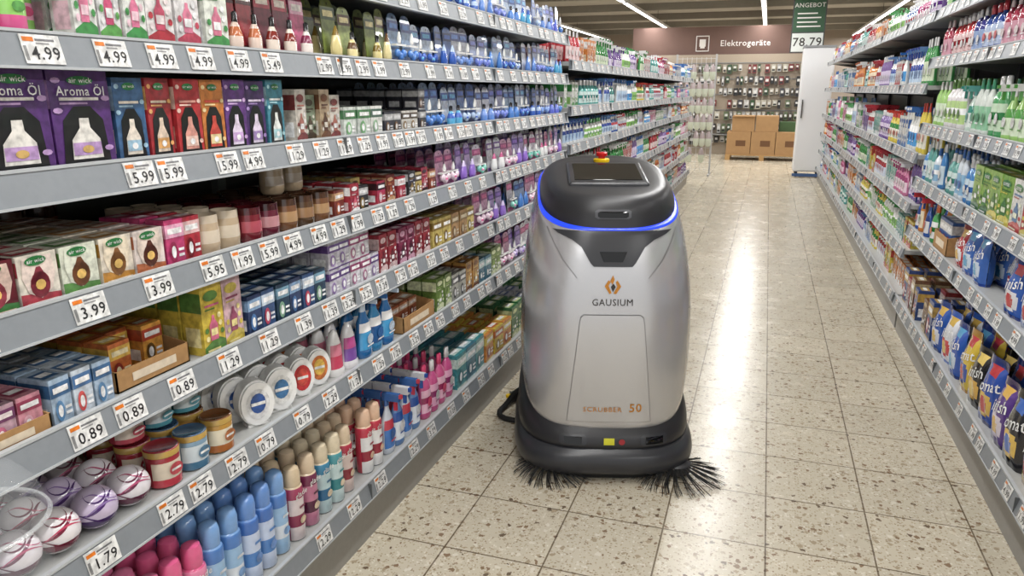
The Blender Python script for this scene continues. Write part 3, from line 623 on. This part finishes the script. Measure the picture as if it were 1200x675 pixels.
patch('handle_grip',hood,[(1.003,-.048,.048),(1.008,-.056,.056),(1.020,-.056,.056),(1.025,-.048,.048)],GLS,.006)
patch('service_panel_groove',shell,[(.235,-.1605,.1605),(.62,-.1205,.1205),(.648,-.1165,.1165),(.6585,-.104,.104)],GRV,.0012)
patch('service_panel',shell,[(.237,-.158,.158),(.62,-.118,.118),(.645,-.114,.114),(.656,-.103,.103)],SIL,.0035)
for s in (-1,1):
    patch('shoulder_crease_%d'%(s+2),shell,[(.79,s*.13-.0015,s*.13+.0015),(.85,s*.18-.0015,s*.18+.0015),(.91,s*.215-.0015,s*.215+.0015),(.96,s*.24-.0015,s*.24+.0015)],GRV,.0015,2)
surftext('front_lettering',shell,'GAUSIUM',0,.703,.035,DKP,.004,.95)
surftext('model_lettering',shell,'SCRUBBER',-.026,.288,.028,GOLD,.006,1.05); surftext('model_number',shell,'50',.098,.294,.048,GOLD,.006)
def spy(name,pts,m,off=.004): return meshobj(name,[(x,shell.surf(x,z)-off,z) for x,z in pts],[tuple(range(len(pts)))],m,rob)
zc=.765
spy('logo_flame_1',[(-.03,zc-.002),(-.012,zc-.03),(-.004,zc-.026),(-.016,zc),(-.008,zc+.014),(-.016,zc+.02)],GOLD)
spy('logo_flame_2',[(.03,zc-.002),(.016,zc+.02),(.010,zc+.012),(.016,zc-.002),(.002,zc-.028),(.012,zc-.03)],GOLD)
spy('logo_flame_3',[(0,zc+.038),(-.010,zc+.018),(-.002,zc+.004),(.006,zc+.022)],GOLD)
spy('logo_flame_4',[(-.008,zc-.004),(0,zc-.022),(.010,zc-.004),(.002,zc+.008)],DKP)
base=Loft([(.125,0,.340,.012,.86),(.15,.02,.349,.008,.86),(.185,.12,.345,.016,.85),(.215,.20,.328,.034,.82),(.24,.20,.29,.06,.80)],3.2)
base.mesh('base_housing',BLK)
bump=Loft([(.030,0,.340,.01,.80),(.042,0,.358,-.014,.82),(.075,0,.364,-.026,.83),(.112,0,.358,-.018,.83),(.135,0,.340,.006,.82)],3.6); bump.mesh('front_bumper',BLK2)
skirt=Loft([(.008,0,.30,.02,.78),(.04,0,.32,.015,.78)],3.4,1); skirt.mesh('rubber_skirt',RUB)
for i,x in enumerate((-.135,.175)):
    patch('sensor_bezel_%d'%(i+1),base,[(.148,x-.042,x+.042),(.156,x-.052,x+.052),(.180,x-.052,x+.052),(.188,x-.042,x+.042)],BLK2,.006)
    patch('sensor_lens_%d'%(i+1),base,[(.155,x-.034,x+.034),(.181,x-.034,x+.034)],GLS,.009)
patch('warning_label_1',base,[(.154,-.018,.022),(.178,-.018,.022)],mat('label_yellow',rgb('c8c420'),.5),.007,4)
V=[(.050+.012*math.cos(a),base.surf(.050,.166)-.009,.166+.012*math.sin(a)) for a in [2*math.pi*i/16 for i in range(16)]]
meshobj('warning_label_2',V,[tuple(range(16))],mat('label_red',rgb('a03038'),.5),rob)
def tz(y): return 1.0665+.1625*(y-.1)
def slab(name,hx,y0,y1,t0,t1,m,bev=.006,x0=0):
    V=[(x0-hx,y0,tz(y0)+t0),(x0+hx,y0,tz(y0)+t0),(x0+hx,y1,tz(y1)+t0),(x0-hx,y1,tz(y1)+t0),(x0-hx,y0,tz(y0)+t1),(x0+hx,y0,tz(y0)+t1),(x0+hx,y1,tz(y1)+t1),(x0-hx,y1,tz(y1)+t1)]
    ob=meshobj(name,V,[(0,3,2,1),(4,5,6,7),(0,1,5,4),(1,2,6,5),(2,3,7,6),(3,0,4,7)],m,rob); b=ob.modifiers.new('b','BEVEL'); b.width=bev; b.segments=3; return ob
slab('console_bezel',.155,.29,.60,-.01,.012,BLK2,.01); slab('touch_screen',.132,.325,.565,.0,.0145,GLS,.002)
def cyl(name,c,r,h,m,seg=24,r2=None):
    r2=r if r2 is None else r2
    p=P().lathe([(r*.96,0,0),(r,h*.1,0),(r2,h*.85,0),(r2*.85,h,0),(.001,h*1.02,0)],seg); p.v=[(x+c[0],y+c[1],z+c[2]) for x,y,z in p.v]
    return meshobj(name,p.v,p.f,m,rob,True)
yb=.66; cyl('stop_button_base',(0,yb,tz(yb)-.01),.034,.022,YEL); cyl('stop_button_neck',(0,yb,tz(yb)+.008),.015,.02,RED); cyl('stop_button_cap',(0,yb,tz(yb)+.022),.024,.016,RED)
def brush(name,cx,cy,R,seed):
    rnd=random.Random(seed); V=[];F=[]
    for i in range(170):
        a=2*math.pi*i/170+rnd.uniform(-.05,.05); clump=round(a/(2*math.pi)*20)/20*2*math.pi; a=a*.45+clump*.55
        L=R*rnd.uniform(.82,1.05); sw=rnd.uniform(.1,.3); n=5; o=len(V)
        for k in range(n+1):
            t=k/n; rr=.03+(L-.03)*t; aa=a+sw*t*t; z=.05*(1-t)**.8+.004+.004*math.sin(t*3)
            w=.0024*(1-t*.6)
            x,y=cx+rr*math.cos(aa),cy+rr*math.sin(aa); nx,ny=-math.sin(aa)*w,math.cos(aa)*w
            V+=[(x+nx,y+ny,z),(x-nx,y-ny,z),(x,y,z+w*1.5)]
            if k:
                b=o+3*(k-1)
                for e in range(3): F.append((b+e,b+(e+1)%3,b+3+(e+1)%3,b+3+e))
    meshobj(name+'_bristles',V,F,RUB,rob)
    cyl(name+'_hub',(cx,cy,.02),.05,.04,BLK)
brush('side_brush_left',-.205,.08,.155,1); brush('side_brush_right',.275,.06,.18,2)
V=[];F=[];n=30
for i in range(n+1):
    a=math.pi*(1.0*i/n); x=-.40*math.cos(a); y=.70+.14*math.sin(a)
    V+=[(x*.985,y-.02,.01),(x,y+.012,.004),(x,y+.012,.055),(x*.985,y-.02,.055)]
    if i:
        b=4*(i-1)
        for e in range(4): F.append((b+e,b+(e+1)%4,b+4+(e+1)%4,b+4+e))
F+=[(0,1,2,3),(4*n+3,4*n+2,4*n+1,4*n)]
meshobj('rear_squeegee',V,F,BLK,rob)
cyl('squeegee_roller',(-.40,.68,.052),.014,.014,YEL)
def tube(name,pts,r,m,par):
    cu=bpy.data.curves.new(name,'CURVE'); cu.dimensions='3D'; cu.bevel_depth=r; cu.bevel_resolution=3
    s=cu.splines.new('BEZIER'); s.bezier_points.add(len(pts)-1)
    for b,p_ in zip(s.bezier_points,pts): b.co=p_; b.handle_left_type=b.handle_right_type='AUTO'
    cu.materials.append(m); o=bpy.data.objects.new(name,cu); sc.collection.objects.link(o); o.parent=par; return o
tube('suction_hose',[(-.30,.62,.14),(-.36,.64,.10),(-.415,.64,.03),(-.44,.60,.014),(-.42,.54,.014),(-.34,.50,.014)],.012,RUB,rob)
for s in (-1,1):
    p=P().lathe([(.06,0,0),(.09,.012,0),(.09,.05,0),(.06,.062,0),(.001,.062,0)],24)
    meshobj('drive_wheel_%d'%(s+2),[(s*.25-.03+z,.55+x,.091+y) for x,y,z in p.v],p.f,RUB,rob,True)

# ---------------------------------------------------------------- far end of the shop
CARD=noisy('cardboard',rgb('a5825a'),.85,scale=12); WOOD=noisy('pallet_wood',rgb('b08c5c'),.8,scale=20)
WHT=noisy('white_laminate',rgb('dcdddf'),.4,scale=3,amt=.03)
cab=empty('white_cabinet',(.49,13.75,0))
boxobj('carcass',0,.49,0,.6,.1,2.14,WHT,cab,.01); boxobj('door_panel',.01,.48,-.02,0,.12,2.12,WHT,cab,.005)
boxobj('cap',-.01,.50,-.02,.61,2.14,2.17,noisy('grey_trim',rgb('8a8c8e'),.5),cab)
boxobj('handle',.04,.06,-.05,-.03,1.0,1.3,M_DK,cab)
for i,(x,y) in enumerate([(.06,.06),(.41,.06),(.06,.54),(.41,.54)]):
    p=P().lathe([(.02,0,0),(.035,.004,0),(.035,.03,0),(.02,.034,0)],14); meshobj('caster_%d'%i,[(x-.017+c,y+a,.04+b) for a,b,c in p.v],p.f,RUB,cab,True)
    boxobj('caster_fork_%d'%i,x-.02,x+.02,y-.02,y+.02,.06,.1,M_DK,cab)
boxobj('floor_bumper',-.01,.50,-.03,.0,.02,.07,mat('blue_trim',rgb('3a5a8a'),.5),cab)
pal=empty('pallet_of_cartons',(-.8,16.8,0))
for i in range(7): boxobj('deck_board_%d'%i,0,1.5,i*.115,i*.115+.09,.1,.122,WOOD,pal)
for i in range(3):
    for j in range(3): boxobj('block_%d%d'%(i,j),i*.7,i*.7+.1,j*.34,j*.34+.1,0,.1,WOOD,pal)
M_CP=mat('carton_print',rgb('6a4a30'),.8)
for i in range(3): boxobj('carton_low_%d'%i,.01+i*.5,.5+i*.5,.02,.76,.122,.60,CARD,pal,.006); boxobj('carton_mark_%d'%i,.2+i*.5,.4+i*.5,.015,.02,.3,.42,M_CP,pal)
for i in range(2): boxobj('carton_top_%d'%i,.1+i*.48,.56+i*.48,.05,.7,.60,.93,CARD,pal,.006)
boxobj('open_flap',.1,.56,.0,.05,.91,.93,CARD,pal)
boxobj('appliance_box',1.06,1.5,.3,.76,.60,.80,noisy('green_box',rgb('3f5a38'),.7),pal)
peg=P(); PC=rgb('a89a88')
peg.box(-2.6,.9,0,.05,0,2.25,PC,3)
for z in (.45,1.0,1.35,1.7,2.05): peg.box(-2.6,.9,-.3 if z<.6 else -.02,0,z,z+.02,rgb('8a8a88'),3)
rr=random.Random(11)
for z in (.44,.72,1.0,1.26,1.52,1.78,2.04):
    x=-2.55
    while x<.85:
        w=rr.uniform(.05,.11); h=rr.uniform(.14,.23)
        if rr.random()<.9:
            peg.box(x,x+w,-.14,-.05,z-h,z-.02,rr.choice([rgb(c) for c in ('2a2a2c','d4d4d0','3a5a3a','6a7a5a','c8c0b0','1c1c1e','803030','b8b8b8','4a4a50','d0ccbc','c8c8c4','5a5650')]))
            peg.rect(x+w*.2,x+w*.8,z-h*.6,z-h*.35,-.142,W); peg.rect(x+w*.15,x+w*.85,z-h*.9,z-h*.7,-.142,K)
            peg.box(x+w*.45,x+w*.55,-.2,0,z-.02,z-.01,G,3)
        x+=w+rr.uniform(.015,.04)
m=MB(); m.stamp(peg,(0,18.4,0)); m.build('pegboard_display')
fas=empty('department_sign',(0,0,0))
boxobj('fascia_board',-3.2,.9,18.6,18.7,2.26,2.88,noisy('fascia_brown',rgb('705850'),.8,scale=3),fas)
V,F=text_mesh('Elektrogeräte')
def twall(name,V,F,cx,y,cz,s,m,par): return meshobj(name,[(cx+a*s,y,cz+b*s) for a,b,_ in V],F,m,par)
WP=mat('white_print',rgb('e8e4e0'),.5)
twall('sign_lettering',V,F,-.62,18.59,2.50,.185,WP,fas)
for i,(a,b,c,d) in enumerate([(-1.72,-1.42,2.33,2.35),(-1.72,-1.42,2.66,2.68),(-1.72,-1.70,2.33,2.68),(-1.44,-1.42,2.33,2.68),(-1.62,-1.52,2.40,2.44),(-1.64,-1.50,2.44,2.60)]):
    boxobj('pictogram_%d'%i,a,b,18.58,18.6,c,d,WP,fas)
rack=P()
for i in range(9): rack.box(-1.55+i*.08,-1.545+i*.08,0,.006,.05,2.0,rgb('d8d8d8'),3)
for i in range(16): rack.box(-1.55,-.9,0,.006,.1+i*.125,.105+i*.125,rgb('d8d8d8'),3)
for x in (-1.56,-.9): rack.box(x-.015,x+.015,-.01,.03,0,2.05,rgb('b0b0b0'),3); rack.box(x-.015,x+.015,-.25,.25,0,.03,rgb('b0b0b0'),3)
rr=random.Random(5)
for z in (.5,.78,1.06,1.34,1.62,1.9):
    for i in range(6):
        x=-1.52+i*.105; rack.lathe([(.02,0,0),(.05,.03,0),(.055,.14,1),(.035,.23,1),(.01,.27,0)],8,1,.5,x+.05,-.07,1,z-.28) if rr.random()<.92 else None
m=MB(); m.stamp(rack,(0,13.6,0),0,pl('c8ceb8','a89898','c8ccd0')); m.build('wire_rack_of_bags')
pos=empty('hanging_price_poster',(.27,14.3,0))
boxobj('frame',0,.54,0,.02,2.08,3.0,M_DK,pos); boxobj('green_print',.02,.52,-.004,0,2.42,2.98,mat('poster_green',rgb('2f5238'),.5),pos)
boxobj('white_print',.02,.52,-.004,0,2.10,2.40,mat('poster_white',rgb('d4d8d4'),.5),pos)
V,F=text_mesh('78.79'); twall('price_lettering',V,F,.27,-.006,2.25,.2,DKP,pos)
V,F=text_mesh('ANGEBOT'); twall('headline_lettering',V,F,.27,-.006,2.85,.1,WP,pos)
for i in range(4): boxobj('poster_line_%d'%i,.08,.46-.06*(i%2),-.006,-.004,2.5+i*.07,2.52+i*.07,WP,pos)
for x in (.05,.49): boxobj('wire_%d'%int(x*100),x,x+.006,.006,.012,3.0,3.35,M_DK,pos)
CLR=mat('clear_plastic',(.8,.84,.88),.05,Alpha=.07); CLR2=mat('clear_plastic_rim',(.75,.78,.8),.08,Alpha=.3)
dome=empty('clear_plastic_bowl',(-1.00,.61,.87))
p=P(); pr=[]
for i in range(13):
    a=math.pi/2*i/12; pr.append((.1*math.cos(a)+.0005,.10*math.sin(a),0))
p.lathe(pr,40)
meshobj('bowl_shell',p.v,p.f,CLR,dome,True,60)
p=P().lathe([(.103,-.003,0),(.105,0,0),(.103,.003,0),(.099,.003,0),(.099,-.003,0)],40); p.f=p.f[:-1]
meshobj('bowl_rim',p.v,p.f,CLR2,dome,True)
p=P().lathe([(.06,-.14,0),(.085,-.12,0),(.098,-.07,0),(.101,-.006,0)],40); p.f=p.f[:-1]
meshobj('bowl_base',p.v,p.f,CLR,dome,True)

# ---------------------------------------------------------------- lights
TUBE=mat('tube_diffuser',(1,1,1),.4,Emission_Color=(1,.995,.985,1),Emission_Strength=7)
FIX=noisy('lamp_housing',rgb('d0d0d0'),.5)
for xr in (-2.75,-.24,2.27,-5.2):
    for k in range(5):
        y0=-2.2+k*5.7
        ln=5.5 if k<4 else 5.0
        f=empty('linear_ceiling_lamp',(xr,y0,0))
        boxobj('housing',-.05,.05,0,ln,3.06,3.12,FIX,f); boxobj('diffuser',-.035,.035,.02,ln-.02,3.05,3.06,TUBE,f)
        for yy in (.5,4.5): boxobj('hanger_%d'%int(yy),-.004,.004,yy,yy+.008,3.12,3.35,M_DK,f)
        if xr>-5:
            l=bpy.data.lights.new('lamp_light','AREA'); l.shape='RECTANGLE'; l.size=.12; l.size_y=ln-.1; l.energy=(80 if k<2 else 90) if xr==-.24 else 102; l.color=(1,.99,.975)
            o=bpy.data.objects.new('lamp_light',l); sc.collection.objects.link(o); o.parent=f; o.location=(0,ln/2,3.04)
w=bpy.data.worlds.new('w'); sc.world=w; w.use_nodes=True; w.node_tree.nodes['Background'].inputs[0].default_value=(.98,.99,1,1); w.node_tree.nodes['Background'].inputs[1].default_value=.95

# ---------------------------------------------------------------- camera
cam=bpy.data.cameras.new('camera'); cam.lens=26; cam.sensor_width=36; cam.clip_start=.02
co=bpy.data.objects.new('camera',cam); sc.collection.objects.link(co); co.location=(0,0,1.45)
co.rotation_euler=(math.radians(90-14.95),0,math.radians(18.6)); sc.camera=co
sc.view_settings.view_transform='Standard'; sc.view_settings.exposure=0
